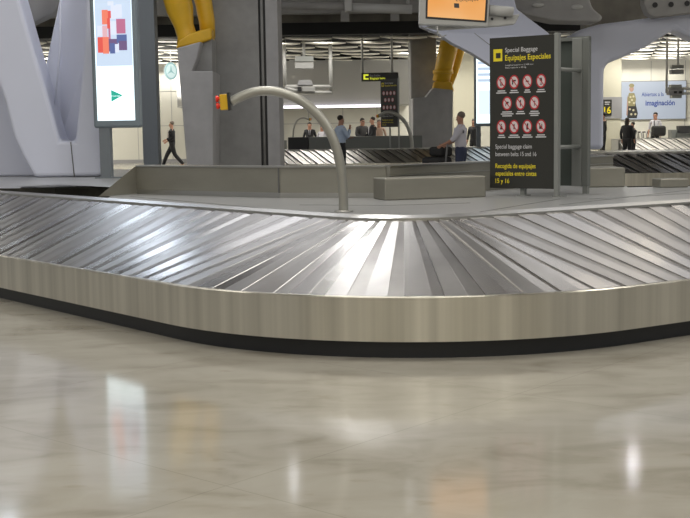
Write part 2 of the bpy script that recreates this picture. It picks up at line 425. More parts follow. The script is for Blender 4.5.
# ---------------------------------------------------------------- emergency stop hoops
def hoop(px, D, r, label, box=1.0):
    P = [at(x, y, D) for x, y in px]
    # smooth the traced centre line
    for _ in range(2):
        Q = [P[0]]
        for a, b in zip(P, P[1:]): Q += [a.lerp(b, .25), a.lerp(b, .75)]
        P = Q + [P[-1]]
    t = thing('emergency_stop_hoop', P[0], label, 'emergency stop post', 'emergency stop posts')
    MB().tube(P, r, 18).build('curved_tube', M['tube'], t)
    MB().cyl(P[0] + Vector((0, 0, -.0)), P[0] + Vector((0, 0, .012)), r * 2.0, 20).build('base_flange', M['rim'], t)
    if box:
        e = P[-1]; d = (P[-1] - P[-4]).normalized(); d = Vector((-1, 0, -.06)).normalized(); k = box
        d = -d if px[-1][0] > px[0][0] else d
        u = Vector((d.z, 0, -d.x)); y = Vector((0, 1, 0))
        if u.z < 0: u = -u
        o = MB().obox(e - u*.055*k - y*.05*k, d*.018*k, y*.10*k, u*.115*k).build('mounting_plate', M['dark'], t)
        swb = MB().obox(e + d*.018*k - u*.048*k - y*.045*k, d*.05*k, y*.09*k, u*.10*k).build('switch_box', M['yellow'], t, bevel=.004)
        for dz in (.024, -.022):
            c = e + d*.068*k + u*dz*k + u*.003
            MB().cyl(c, c + d*.012*k, .013*k, 12).cyl(c + d*.012*k, c + d*.028*k, .021*k, 14).build('stop_button', M['button'], swb, bevel=.002)
    return t
b1 = atz(343.5, 212, ZU)
hoop([(343.5, 212), (343.3, 192), (341.3, 168), (336, 145), (326, 124), (311, 107), (294, 96.5), (277, 91.3), (260, 90.6), (245, 94.5), (231, 102)],
     b1.y, .031, 'tall curved steel emergency stop post with yellow box standing on the nearest carousel deck')
hoop([(412, 148.2), (411.5, 138), (408, 126), (402, 118), (394, 112.8), (386, 112.2), (379, 116)], 34.95, .055,
     'curved steel post beside the farther dark baggage sign, arching over its lower half', .9)
hoop([(293, 137.6), (293.6, 127), (297, 120), (303, 117.3), (309, 119.5)], 36.3, .025,
     'small distant curved post rising from the black block behind the far carousel', .8)

# ---------------------------------------------------------------- text and flat graphics
def text(body, m, parent, O, X, N, u, v, h=None, wd=None, name='lettering', align='LEFT', depth=.001, bold=0):
    cu = bpy.data.curves.new('t', 'FONT'); cu.body = body; cu.size = 1; cu.extrude = 0.0; cu.offset = bold
    ob = bpy.data.objects.new('t', cu); C.objects.link(ob)
    dg = bpy.context.evaluated_depsgraph_get(); me = bpy.data.meshes.new_from_object(ob.evaluated_get(dg))
    bpy.data.objects.remove(ob); bpy.data.curves.remove(cu)
    xs = [p.co.x for p in me.vertices]; x0, x1 = min(xs), max(xs)
    sy = h / .72 if h else 1; sx = (wd / (x1 - x0)) if wd else sy
    if not h: sy = sx
    org = wloc(parent); Z = Vector((0, 0, 1))
    for p in me.vertices:
        x, y = (p.co.x - x0) * sx, p.co.y * sy
        if align == 'CENTER': x -= (x1 - x0) * sx / 2
        p.co = O + X * (u + x) + Z * (v + y) + N * depth - org
    me.materials.clear(); me.materials.append(m); me.name = name
    o = bpy.data.objects.new(name, me); C.objects.link(o); o.parent = parent
    return o
def disc(mb, O, X, N, u, v, r, mi, d, n=24, rx=None, r0=0):
    Z = Vector((0, 0, 1)); rx = rx or r
    outer_ = [O + X*(u + rx*math.cos(2*PI*k/n)) + Z*(v + r*math.sin(2*PI*k/n)) + N*d for k in range(n)]
    if r0:
        f = r0 / r; inn = [O + X*(u + rx*f*math.cos(2*PI*k/n)) + Z*(v + r0*math.sin(2*PI*k/n)) + N*d for k in range(n)]
        mb.add(outer_ + inn, [(k, (k+1)%n, n+(k+1)%n, n+k) for k in range(n)], mi)
    else: mb.add(outer_, [tuple(range(n))], mi)
def poly(mb, O, X, N, pts, mi, d):
    Z = Vector((0, 0, 1)); mb.add([O + X*a + Z*b + N*d for a, b in pts], [tuple(range(len(pts)))], mi)
def rect(mb, O, X, N, u0, v0, u1, v1, mi, d): poly(mb, O, X, N, [(u0,v0),(u1,v0),(u1,v1),(u0,v1)], mi, d)

ICON = [
 [[(-.3,-.7),(-.1,-.7),(-.05,.3),(-.25,.3)], [(.05,-.7),(.3,-.7),(.25,0),(.05,0)], [(-.3,.4),(0,.4),(0,.65),(-.3,.65)]],
 [[(-.6,.1),(.55,.1),(.55,.4),(-.6,.4)], [(-.6,-.5),(-.3,-.5),(-.15,.1),(-.5,.1)]],
 [[(-.4,-.1),(.4,-.1),(.4,.15),(-.4,.15)]],
 [[(-.35,.0),(.35,.0),(.2,.6),(-.2,.6)], [(-.06,-.6),(.06,-.6),(.06,0),(-.06,0)], [(-.3,-.7),(.3,-.7),(.3,-.55),(-.3,-.55)]],
 [[(-.5,-.2),(.3,-.1),(.55,.3),(-.2,.35)], [(-.5,-.5),(-.3,-.5),(-.2,-.1),(-.4,-.1)]],
 [[(-.12,-.65),(.12,-.65),(.15,.6),(-.15,.6)], [(-.35,.1),(-.12,.1),(-.12,.4),(-.35,.4)]],
 [[(-.1,-.6),(.1,-.6),(.02,.6),(-.02,.6)], [(-.3,.2),(.3,.2),(.3,.32),(-.3,.32)]],
 [[(-.4,-.5),(.4,-.5),(.2,.2),(-.2,.2)], [(-.15,.3),(.15,.3),(.1,.6),(-.1,.6)]],
 [[(-.15,-.5),(.15,-.5),(.15,.5),(-.15,.5)]],
 [[(-.25,-.6),(.25,-.6),(.25,.3),(-.25,.3)], [(-.08,.3),(.3,.3),(.3,.6),(-.08,.6)]],
 [[(-.45,-.5),(.45,-.5),(.35,.0),(-.45,.0)], [(-.4,.0),(-.2,.0),(-.2,.6),(-.4,.6)], [(.15,0),(.35,0),(.35,.45),(.15,.45)]]]
def baggage_sign(PL, PR, zb, zt_, label, detail=True, back=True, zbase=ZU):
    t = thing('baggage_sign', zz((PL + PR) / 2, zbase), label, 'sign', 'special baggage signs')
    X = (zz(PR, 0) - zz(PL, 0)); wd = X.length; X.normalize(); N = Vector((X.y, -X.x, 0)); O = zz(PL, zb); Hh = zt_ - zb
    MB().obox(O - N*.03, X*wd, N*.03, (0, 0, Hh)).build('sign_panel', M['signface'], t)
    def post(u, w_, z0, z1, dd=0):
        return MB().obox(zz(O, z0) + X*u - N*(.05 + dd), X*w_, N*.05, (0, 0, z1 - z0)).build('post', M['signlite'], t, bevel=.004)
    post(wd * .45, .035, zbase, zt_ - .1, .03); post(wd + .001, .035, zbase, zt_ + .01, -.01)
    for u in (wd*.45 - .02, wd - .02): MB().obox(zz(O, zbase) + X*u - N*.11, X*.075, N*.10, (0, 0, .008)).build('base_plate', M['signlite'], t)
    if back:
        off = -N * .52; P2 = O + off + X*(-.0)
        MB().obox(P2 + X*.02 - N*.02, X*(wd + .04), N*.02, (0, 0, Hh)).build('rear_panel', M['signdark'], t)
        for u, w_, m in ((wd - .075, .085, M['signlite']), (wd + .012, .055, M['signgrey'])):
            MB().obox(P2 + X*u + N*.0, X*w_, N*.045, (0, 0, Hh)).build('rear_frame', m, t, bevel=.004)
        MB().obox(P2 + X*.0 + Vector((0, 0, Hh - .02)), X*(wd+.067), N*.04, (0, 0, .03)).build('rear_frame', M['signgrey'], t)
        MB().obox(zz(P2, zbase) + X*(wd + .02), X*.04, N*.04, (0, 0, zb - zbase + .05)).build('post', M['signlite'], t)
        for v in (.27 * Hh, .78 * Hh):
            MB().cyl(O + X*(wd - .01) - N*.05 + Vector((0, 0, v)), O + X*(wd - .01) - N*.5 + Vector((0, 0, v)), .016).build('bracket', M['signlite'], t)
    # graphics in panel units (0..1, 0..1 from the top)
    U = lambda a: a * wd
    V = lambda b: Hh * (1 - b)
    mb = MB(); rect(mb, O, X, N, U(.06), V(.155), U(.20), V(.075), 0, .001); rect(mb, O, X, N, U(.10), V(.135), U(.175), V(.10), 1, .002)
    mb.build('pictogram', [M['ysign'], M['signface']], t)
    tx = lambda s, m, a, b, h_, w_, bold=0: text(s, m, t, O, X, N, U(a), V(b), h_ * Hh, U(w_), bold=bold)
    tx('Special Baggage', M['wsign'], .245, .098, .030, .50); tx('Equipajes Especiales', M['ysign'], .245, .152, .036, .70, .012)
    if detail:
        tx('Longitud superior a 2,500 mm', M['wsign'], .25, .188, .010, .43); tx('Peso superior a 50 kg', M['wsign'], .25, .205, .010, .32)
    k = 0
    for v, usx in ((.295, (.185, .385, .59, .80)), (.435, (.275, .485, .70)), (.59, (.185, .385, .59, .80))):
        for u in usx:
            mb = MB(); r = .046 * Hh; rx = .075 * wd
            disc(mb, O, X, N, U(u), V(v), r, 0, .001, rx=rx); disc(mb, O, X, N, U(u), V(v), r * .78, 1, .0015, rx=rx * .78)
            if detail:
                for pg in ICON[k]: poly(mb, O, X, N, [(U(u) + a * rx*.75, V(v) + b * r*.75) for a, b in pg], 2, .002)
                sx = .055; poly(mb, O, X, N, [(U(u) + a * rx, V(v) + b * r) for a, b in ((-.60, .48), (-.50, .60), (.60, -.48), (.50, -.60))], 0, .0025)
                wds = (.16, .14, .1, .14, .2, .14, .16, .12, .18, .16, .16)[k]
                for j in range(2 if k not in (4, 6) else 3):
                    ww = wds * (1 - .25 * ((j + 1) % 2)); rect(mb, O, X, N, U(u - ww/2), V(v + .060 + j*.013), U(u + ww/2), V(v + .053 + j*.013), 3, .001)
            mb.build('prohibition_symbol', [M['red'], M['pink'], M['ink'], M['wsign']], t, fix=False); k += 1
    tx('Special baggage claim', M['wsign'], .09, .735, .030, .57); tx('between belts 15 and 16', M['wsign'], .09, .785, .030, .64)
    tx('Recogida de equipajes', M['ysign'], .09, .865, .031, .63, .012); tx('especiales entre cintas', M['ysign'], .09, .915, .031, .64, .012)
    tx('15 y 16', M['ysign'], .09, .965, .031, .22, .012)
    return t
PL, PR = at(490, 188, 9.52), at(554, 189, 9.2)
baggage_sign(PL, PR, .785, 1.955, 'dark special baggage sign with eleven round red symbols, standing large on the nearest carousel deck')
PL, PR = at(381, 128, 35.4), at(398, 128, 35.1)
baggage_sign(PL, PR, 1.35, 2.74, 'distant dark special baggage sign between the concrete pillars, behind a curved post', detail=False, back=False)

# ---------------------------------------------------------------- far carousels
def far_carousel(x0, x1, yl, label, deckdepth=3.0, zoff=0):
    t = thing('luggage_carousel', ((x0+x1)/2, yl, 0), label, 'baggage carousel')
    MB().box((x0, yl, .098), (x1, yl + .03, .348 + zoff)).build('fascia', M['fascia'], t)
    MB().box((x0, yl + .05, 0), (x1, yl + .4, .10)).build('kick_plinth', M['black'], t)
    mb = MB(); x = x0; k = 0
    while x < x1 + .6:
        w_ = .25 if k % 2 else .16; r = random.uniform(-.004, .004)
        sk = -.55
        a = [(x, yl + .03, .335), (x + w_*1.0, yl + .03, .325 + r), (x + sk + w_*1.0, yl + 1.0, .705 + r), (x + sk, yl + 1.0, .717 + .008)]
        a = [(min(max(p[0], x0), x1), p[1], p[2] + (zoff if i > 1 else zoff*.0) + ((.014 if k % 2 else .001) if i in (0, 3) else 0)) for i, p in enumerate(a)]
        mb.add(a, [(0, 1, 2, 3)]); x += w_; k += 1
    mb.build('belt_plates', M['plate'], t, fix=False)
    MB().box((x0, yl + 1.0, .70 + zoff), (x1, yl + 1.06, .745 + zoff)).build('inner_rim', M['rim'], t)
    MB().box((x0, yl + 1.06, .0), (x1, yl + 1.06 + deckdepth, .725 + zoff)).build('island_deck', M['deck'], t)
    return t
xa = lambda px, D: at(px, 132, D).x
far_carousel(xa(225, 34), xa(540, 34), 33.6, 'distant bright baggage carousel seen between the concrete pillars, behind the man in blue', 2.3)
far_carousel(xa(566, 24), xa(760, 24), 23.4, 'baggage carousel at the right with blue-grey plates, behind the white arched pylon leg')
far_carousel(xa(622, 44), xa(740, 44), 43.5, 'farthest shiny carousel at the right, below the imaginación billboard', 1.2, zoff=.08)
o = MB().box((xa(309, 36), 35.9, .726), (xa(422, 36), 36.7, 1.09)).build('steel_box', M['signgrey'], None, bevel=.01)
tag(o, 'long grey metal housing on the island of the carousel between the pillars', 'metal box')
o = MB().box((xa(288, 36), 35.9, .726), (xa(308.5, 36), 36.7, 1.09)).build('steel_box', M['dark'], None, bevel=.01)
tag(o, 'black block beside the long grey housing on the far carousel, below the small curved post', 'metal box')
o = MB().box((xa(240, 40), 39.6, 0), (xa(287, 40), 40, .98)).build('low_wall', M['signgrey']); tag(o, 'low grey barrier just left of the black block, half behind the near pillar', 'barrier')

# ---------------------------------------------------------------- pillars
pg = thing('concrete_pillar', (at(245, 150, 22).x, 22.5, 0), 'massive grey concrete pillar with two vertical grooves, left of centre', 'pillar')
D = 22
def vx(px): return at(px, 100, D).x
MB().box((vx(213), D, 0), (vx(260), D + 1.6, 7)).build('shaft', M['conc'], pg)
MB().box((vx(260), D + .10, 0), (vx(267), D + 1.5, 7)).build('groove', M['groove'], pg)
MB().cyl((vx(263.3), D + .06, 0), (vx(263.3), D + .06, 7), .028, 10).build('downpipe', M['conc'], pg)
MB().box((vx(267), D + .02, 0), (vx(279), D + 1.6, 7)).build('shaft_flange', M['conc_p'], pg)
pg2 = MB().box((xa(411, 39), 39, 0), (xa(437, 39), 40.2, 6.9)).build('concrete_pillar', M['conc'], None, bevel=.03)
tag(pg2, 'plain distant concrete pillar right of the small baggage sign, below the orange monitor', 'pillar')
def sculpt(name, outline, D, thick, m, parent, bevel=.03, tilt=None):
    P = [at(x, y, D + (tilt(x, y) if tilt else 0)) for x, y in outline]
    P = [Vector((p.x, p.y, max(p.z, ZU + .002))) for p in P]
    return MB().prism(P, (0, thick, 0)).build(name, m, parent, bevel=bevel, seg=3)
# plinth + yellow struts (near)
def plinth(out, notch, D, label, parent_label):
    b = at(sum(p[0] for p in out)/len(out), 150, D); t = thing('strut_plinth', (b.x, D, 0), label, 'pillar base')
    P = [at(x, y, D) for x, y in out]
    P = [Vector((p.x, p.y, max(p.z, 0))) for p in P]
    MB().prism(P, (0, 1.2, 0)).build('plinth_body', M['conc_p'], t, bevel=.02)
    if notch:
        Q = [at(x, y, D + .35) for x, y in notch]; MB().prism(Q, (0, .8, 0)).build('notch_block', M['conc'], t)
    return t
plinth([(177, 48), (201, 41.5), (197, 58), (192, 71), (213, 71), (213, 203), (190, 203)], [(198, 42), (212, 38), (212, 72), (190, 72)], 20.6,
       'tapering concrete plinth below the yellow struts, against the massive pillar', None)
plinth([(433, 88), (453, 90), (452, 175), (413, 175), (413, 98), (426, 97)], None, 37.5,
       'distant concrete plinth carrying a yellow strut, in front of the far pillar', None)
def strut(name_label, tubes, D, collars, plate):
    t = thing('yellow_strut', at(*plate[0], D), name_label, 'steel strut')
    for pts, rs in tubes:
        MB().tube([at(x, y, D + .5 + dz) for x, y, dz in pts], rs, 16).build('strut_tube', M['yellow'], t)
    for x, y, rx, hh in collars:
        c = at(x, y, D + .5); MB().cyl(c - Vector((0, 0, hh/2)), c + Vector((0, 0, hh/2)), rx, 24).build('collar', M['yellow'], t)
    for k in plate[1:]:
        P = [at(x, y, D + .25) for x, y in k]; MB().prism(P, (0, .5, 0)).build('gusset', M['yellow'], t, bevel=.04, seg=3)
    return t
strut('golden yellow steel strut pair rising from the near plinth beside the massive pillar',
      [([(188, 43, 0), (187, 36, 0), (184, 26, 0), (180, 10, 0), (174, -14, 0), (162, -60, 0)], [.20, .17, .17, .235, .25, .22]),
       ([(208, 38, .3), (207, 22, .3), (204, 5, .3), (200, -14, .3), (195, -60, .3)], [.13, .14, .15, .16, .17])], 20.6,
      [], [(190, 42), [(175.5, 48.5), (178, 41), (190, 33), (211, 27), (212, 39), (200, 43.5)]])
strut('golden yellow steel strut on the distant plinth, under the orange monitor',
      [([(441, 82, 0), (445, 62, 0), (448, 50, 0), (449.5, 42, 0)], [.27, .28, .29, .29]),
       ([(449, 84, .5), (455, 68, .5), (460, 48, .5), (460.5, 44, .5)], [.13, .15, .17, .17])], 37.5,
      [(443, 72, .32, .12)], [(443, 88), [(433, 91), (434, 82), (441, 80), (452, 82), (454, 92)]])

# ---------------------------------------------------------------- white sculptural pylons
t = thing('white_pylon', (at(60, 150, 15.6).x, 15.6, ZU), 'large white V-shaped moulded pylon at the left edge, standing on the carousel island', 'pylon')
sculpt('front_shell', [(-70, -40), (6, -40), (18, -6), (31, 40), (46, 90), (60, 141), (75, 141), (79, 100), (84, 50), (86, -40), (112, -40), (100, 176), (72, 177.3), (34, 178.4), (22, 156), (13, 136), (4, 100), (-18, 40), (-60, -20)], 15.2, .5, M['white'], t, .05)
sculpt('inner_arm_shell', [(60, -40), (60, -5), (54, 30), (43, 76), (52, 112), (58, 146), (78, 146), (92, 40), (92, -40)], 15.6, .3, M['white'], t, .03,
       tilt=lambda x, y: .16 if 50 < x < 80 else 0)
sculpt('side_shell', [(-90, -40), (-40, -40), (10, 100), (38, 176), (30, 176.5), (-90, 178)], 15.7, .4, M['white'], t, .03, tilt=lambda x, y: (38 - x) * .004)
sculpt('upper_bracket', [(18, -40), (66, -40), (60, 0), (57, 8), (52, 14), (26, 26)], 16.4, .3, M['beam'], t, .03)
mb = MB(); mb.prism([at(x, y, 15.19) for x, y in ((70.2, 142), (71, 142), (74.6, 176.5), (73.8, 176.5))], (0, .02, 0)); mb.build('shell_joint', M['seam'], t)
mb = MB(); mb.tube([at(61, -20, 15.45), at(60, 50, 15.45), at(55, 105, 15.45)], .012, 8); mb.build('shell_ridge', M['white'], t)

t = thing('white_pylon', (at(594, 150, 26).x, 26, ZU), 'white arched pylon with vertical leg right of the dark sign, reaching the right edge', 'pylon')
sculpt('leg_and_arm', [(567, 150), (604, 149.5), (604.5, 68), (609, 63), (620, 58.5), (645, 48), (660, 38), (675, 29.5), (690, 37), (720, 52), (760, 60), (760, -10), (720, 2), (692, 8), (665, 15), (640, 19), (600, 24), (582, 29), (568, 37)], 25.6, .7, M['white'], t, .10)
t2 = sculpt('perforated_bracket', [(648, 14), (655, 17.5), (700, 12), (760, 4), (760, -40), (644, -40), (644, 4)], 25.2, .35, M['beam'], t, .03)
for x, y in ((655, 5), (671, 4.5), (687, 3.5), (703, 2)):
    c = at(x, y, 25.2); o = MB().cyl(c - Vector((0, .012, 0)), c + Vector((0, .01, 0)), .055, 18).build('bolt_hole', M['dark'], t2)
    o.parent = t2; 
t = thing('white_pylon', (at(500, 30, 22).x, 22, at(470, 52, 22).z), 'white creased arm hanging down behind the orange monitor and the dark sign', 'pylon')
sculpt('lower_panel', [(435, 31), (452, 43), (472, 53), (492, 66), (560, 66), (552, 36), (476, 33)], 22.0, .4, M['white'], t, .02, tilt=lambda x, y: (66 - y) * .006)
sculpt('upper_panel', [(420, -60), (420, 26), (437, 33), (477, 34), (551, 37), (549, 33), (517, 9), (500, -60)], 22.25, .4, M['white'], t, .03, tilt=lambda x, y: (36 - y) * .02)
sculpt('crease', [(474, 33), (474.6, 33), (499.6, 52), (499, 52.6)], 21.99, .02, M['signlite'], t, 0, tilt=lambda x, y: (66 - y) * .006)

# ---------------------------------------------------------------- illuminated advertising boxes
M['ad_white'] = emis('backlit_ad_white', (.80, .95, 1.0), 1.5)
M['ad_grey'] = emis('backlit_ad_grey', (.50, .60, .74), 1.1)
M['ad_glow'] = emis('backlit_ad_pale', (.72, .84, .95), 1.15)
adc = {'r': (.75, .10, .08), 'o': (.85, .22, .14), 'd': (.16, .10, .22), 'p': (.50, .16, .28), 'w': (.72, .78, .92), 'b': (.10, .14, .34), 'g': (.02, .42, .30), 'k': (.75, .45, .5)}
AM = {k: emis('ad_colour_' + n, v, .9) for (k, v), n in zip(adc.items(), ('red', 'orange', 'plum', 'pink', 'pale', 'navy', 'green', 'rose'))}
def lightbox(xl, xr, D, dyaw, ztop, label, art=True):
    A, B = at(xl, 128, D), at(xr, 128, D + dyaw)
    t = thing('advertising_lightbox', zz((A + B)/2, ZU), label, 'advertising lightbox', 'illuminated advertising boxes')
    X = zz(B, 0) - zz(A, 0); wd = X.length; X.normalize(); N = Vector((X.y, -X.x, 0))
    zb = 1.33; O = zz(A, zb); Hh = ztop - zb
    MB().obox(O - N*.16, X*wd, N*.16, (0, 0, Hh)).build('housing', M['lbframe'], t, bevel=.03)
    fr = .055
    mb = MB(); rect(mb, O, X, N, fr, fr*1.6, wd - fr, Hh - fr, 0, .002)
    mb.build('glowing_panel', M['ad_white'], t)
    for u in (.06,): MB().obox(zz(O, ZU) + X*u - N*.14, X*.13, N*.12, (0, 0, zb - ZU + .02)).build('post', M['lbpost'], t)
    MB().obox(zz(O, ZU) + X*.0 - N*.2, X*(wd - .02), N*.22, (0, 0, .012)).build('base_plate', M['lbpost'], t)
    return t, O, X, N, wd, Hh
lb, O, X, N, wd, Hh = lightbox(93.5, 140, 14.6, -.05, 3.25, 'tall glowing blue-white advertising lightbox with gift boxes and green triangle, at the left')
pxw = wd / 46.5
def lu(px): return (px - 93.5) * pxw
def lv(py): return (130 - py) * pxw
mb = MB(); rect(mb, O, X, N, lu(99), lv(70), lu(135), Hh - .08, 0, .003); mb.build('picture_area', M['ad_grey'], lb)
cells = [(106, 16, 112, 30, 'o'), (112, 17, 115, 24, 'r'), (115, 12, 120, 25, 'w'), (120, 11, 126, 24, 'w'), (106, 31, 111, 42, 'k'), (111, 24, 114, 34, 'r'),
         (114, 27, 120, 40, 'w'), (120, 25, 129, 39, 'p'), (101, 42, 106, 57, 'r'), (106, 42, 112, 58, 'o'), (112, 34, 114, 48, 'p'), (112, 44, 121, 56, 'd'), (113, 48, 118, 58, 'b'),
         (120, 40, 130, 48, 'b'), (122, 46, 130, 55, 'd'), (118, 49, 122, 57, 'w'), (101, 31, 106, 41, 'w'), (112, 8, 118, 12, 'w')]
mb = MB(); keys = list(AM)
for x0, y0, x1, y1, k in cells: rect(mb, O, X, N, lu(x0), lv(y1), lu(x1), lv(y0), keys.index(k), .004 + .0002 * (x0 + y0) / 10)
mb.build('printed_gift_boxes', [AM[k] for k in keys], lb, fix=False)
mb = MB(); poly(mb, O, X, N, [(lu(112.5), lv(104.5)), (lu(124), lv(98.5)), (lu(112.5), lv(93))], 0, .004); mb.build('green_triangle_logo', AM['g'], lb)
text('El Corte Inglés', M['ad_white'], lb, O, X, N, lu(112.8), lv(99.6), wd=lu(121.5) - lu(112.8), h=.018, depth=.006)
text('REGALOS', AM['w'], lb, O, X, N, lu(108), lv(82), h=.02, depth=.005) if False else None
lb2, O, X, N, wd2, Hh2 = lightbox(474.5, 500, 35.6, .0, 3.7, 'far glowing blue-white lightbox peeking out left of the large dark sign')
mb = MB(); rect(mb, O, X, N, .12, .35, wd2 - .1, 1.05, 0, .004)
for i in range(5): rect(mb, O, X, N, .10, 1.3 + i*.17, wd2 - .12, 1.38 + i*.17, 1, .004)
mb.build('printed_picture', [M['ad_glow'], M['ad_grey']], lb2, fix=False)
o = MB().box((at(141, 90, 21).x, 21, 0), (at(156.5, 90, 21).x, 21.35, 7)).build('steel_column', M['lbpost'], None, bevel=.01)
tag(o, 'slim blue-grey steel column right behind the tall left lightbox', 'column')

# ---------------------------------------------------------------- monitor on its pipe
t = thing('information_monitor', at(455, 12, 12), 'grey flight monitor with glowing orange screen hanging from a pipe, top centre', 'monitor')
D = 12.0
Q = [at(x, y, D) for x, y in ((419, 24.5), (488, 27), (492, -26), (420, -28))]
MB().prism(Q, (0, .12, 0)).build('case', M['tv'], t, bevel=.012)
Q = [at(x, y, D - .004) for x, y in ((425.5, 18.5), (486.5, 22.5), (489, -22), (426.5, -24))]
MB().prism(Q, (0, .01, 0)).build('bezel', M['dark'], t)
def screen_mat():
    m = mat('orange_screen', (.2, .1, .03), .3); N_ = m.node_tree.nodes; L = m.node_tree.links; b = N_['Principled BSDF']
    tc = N_.new('ShaderNodeTexCoord'); n = N_.new('ShaderNodeTexNoise'); n.inputs['Scale'].default_value = 1.5
    r = N_.new('ShaderNodeValToRGB'); r.color_ramp.elements[0].color = (.85, .33, .06, 1); r.color_ramp.elements[1].color = (.95, .55, .25, 1)
    r.color_ramp.elements[0].position = .35; r.color_ramp.elements[1].position = .65
    L.new(tc.outputs['Object'], n.inputs[0]); L.new(n.outputs[0], r.inputs[0]); L.new(r.outputs[0], b.inputs['Emission Color']); b.inputs['Emission Strength'].default_value = .8
    return m
M['screen'] = screen_mat()
Q = [at(x, y, D - .008) for x, y in ((427.5, 16.5), (484.5, 20.5), (487, -20), (428.5, -22))]
sc = MB().prism(Q, (0, .006, 0)).build('screen', M['screen'], t)
mb = MB(); Q = [at(x, y, D - .0095) for x, y in ((454, 3.2), (459, 3.5), (459.3, 8), (454.2, 7.7))]; mb.add(Q, [(0, 1, 2, 3)]); mb.build('screen_icon', M['groove'], sc)
A = at(456, 1.2, D - .01); text('Equipajes', M['groove'], t, A, Vector((1, 0, 0)), Vector((0, -1, 0)), 0, 0, h=.028, wd=.22)
MB().cyl(at(489, 10, D + .08), at(513, 12, D + .08), .05).build('mounting_arm', M['pipe'], t)
Q = [at(x, y, D + .1) for x, y in ((486, 14), (505, 16), (520, 14), (515, 24), (500, 26), (440, 30), (425, 27))]
MB().prism(Q, (0, .1, 0)).build('mounting_plate', M['tv'], t, bevel=.01)
for x, y in ((492, 19), (505, 18), (478, 25.5)):
    c = at(x, y, D + .1); MB().cyl(c - Vector((0, .01, 0)), c, .014, 10).build('bolt', M['dark'], t)
for px in (440, 478):
    p = at(px, -20, D + .08); MB().cyl(p, zz(p, 7), .025).build('suspension_rod', M['pipe'], t)
MB().tube([at(437, 26, D), at(438, 33, D), at(442, 37, D + .02), at(446, 35, D + .05)], .006, 8).build('cable', M['pipe'], t)

# overhead pipe and beams
t = thing('overhead_pipe', at(350, 6, 23.9), 'pale grey horizontal service pipe with a joint block high between the pillars', 'pipe')
MB().cyl(at(272, 5.5, 24), at(346, 6.5, 24), .075).build('pipe_run', M['beam'], t)
MB().cyl(at(350, 7.5, 24), at(412, 9.5, 24), .09).build('pipe_run', M['pipe'], t)
MB().box(tuple(at(344.5, 12, 24) - Vector((0, .13, 0))), tuple(at(352, -6, 24) + Vector((0, .13, 0)))).build('joint_block', M['pipe'], t, bevel=.02)
p = at(348, -3, 24); MB().cyl(p, zz(p, 7), .03).build('hanger_rod', M['pipe'], t)
p = at(408, 5, 24); MB().cyl(p, zz(p, 7), .03).build('hanger_rod', M['pipe'], t)
p = at(276, 5, 24); MB().cyl(p, zz(p, 7), .03).build('hanger_rod', M['pipe'], t)
Q = [at(x, y, 34.2) for x, y in ((-20, 22), (720, 10), (720, -6), (-20, 6))]
o = MB().box((-19, 34.2, 4.55), (19, 34.6, 5.0)).build('ceiling_beam', M['beam']); tag(o, 'long horizontal beam under the high ceiling above the dark gap between pillars', 'beam')
for px in (345, 395):
    p = at(px, 20, 34); o = MB().box((p.x - .12, 34.0, 4.3), (p.x + .12, 34.18, 7)).build('ceiling_hanger', M['beam'])
    tag(o, 'vertical grey hanger under the high ceiling, ' + ('above the double-monitor frame' if px == 345 else 'just left of the orange monitor'), 'hanger')
t = thing('curved_beam', at(550, 5, 24.5), 'rounded grey beam with two oval lamps, top right above the dark sign', 'beam')
sculpt('beam_body', [(488, -60), (488, -2), (505, 6), (528, 15), (556, 21), (600, 22), (604, 17), (593, 8), (590, -2), (600, -60)], 24.0, .8, M['beam'], t, .08, tilt=lambda x, y: (22 - y) * .012)
for x, y in ((538, 5), (577, 7)):
    c = at(x, y, 24.16); MB().ell(c, .12, .03, .05, n=20).build('oval_lamp', M['pipe'], t)
o = sculpt('dark_slab', [(585, 30), (700, 26), (700, -30), (585, -30)], 29, .6, M['soffit'], None, .02); tag(o, 'dark duct behind the curved beam, above the white arched pylon', 'slab')  # plain soffit-coloured slab closing the dark area behind the curved beam
for i, (x0, y0, x1, y1) in enumerate(((556, 26, 640, 30), (560, 33, 640, 36))):
    pass

# ---------------------------------------------------------------- hanging frames, small signs
t = thing('hanging_monitor_frame', at(308, 90, 40), 'hanging grey pipe frame with two monitors seen between the pillars', 'monitor frame', 'hanging monitor frames')
def bar(a, b, r=.06, m='pipe', par=None, nm='frame_bar'): return MB().cyl(a, b, r, 10).build(nm, M[m], par)
D = 40
for x in (285, 331): bar(zz(at(x, 92, D), 4.3), at(x, 91 if x > 300 else 86, D), par=t)
bar(at(285, 86.5, D), at(332, 86.5, D), par=t); bar(at(300, 92.5, D), at(332, 92.5, D), par=t); bar(at(285, 87, D), at(301, 92.5, D), par=t)
for n_, (x0, y0, x1, y1) in enumerate(((295, 56, 313.5, 61.5), (295, 62.5, 313.5, 68.5))):
    Q = [at(x, y, D - .1) for x, y in ((x0, y1), (x1, y1), (x1, y0), (x0, y0))]; MB().prism(Q, (0, .3, 0)).build('monitor', M['grey' if n_ else 'signlite'], t, bevel=.01)
Q = [at(x, y, D - .1) for x, y in ((297, 85), (313, 85), (311, 80), (299, 80))]; MB().prism(Q, (0, .3, 0)).build('monitor', M['bandgrey'], t, bevel=.01)
Q = [at(x, y, D - .2) for x, y in ((302, 91.5), (315, 91.5), (315, 87), (302, 87))]; MB().prism(Q, (0, .3, 0)).build('monitor', M['grey'], t, bevel=.01)
Q = [at(x, y, D - .25) for x, y in ((297.5, 91), (301, 91), (301, 87), (297.5, 87))]; MB().prism(Q, (0, .2, 0)).build('camera_box', M['dark'], t)
bar(at(304, 56, D), zz(at(304, 56, D), 4.3), .05, par=t, nm='hanger_rod')
t = thing('hanging_monitor_frame', at(678, 90, 40), 'hanging grey frame with small monitors in front of the imaginación billboard', 'monitor frame', 'hanging monitor frames')
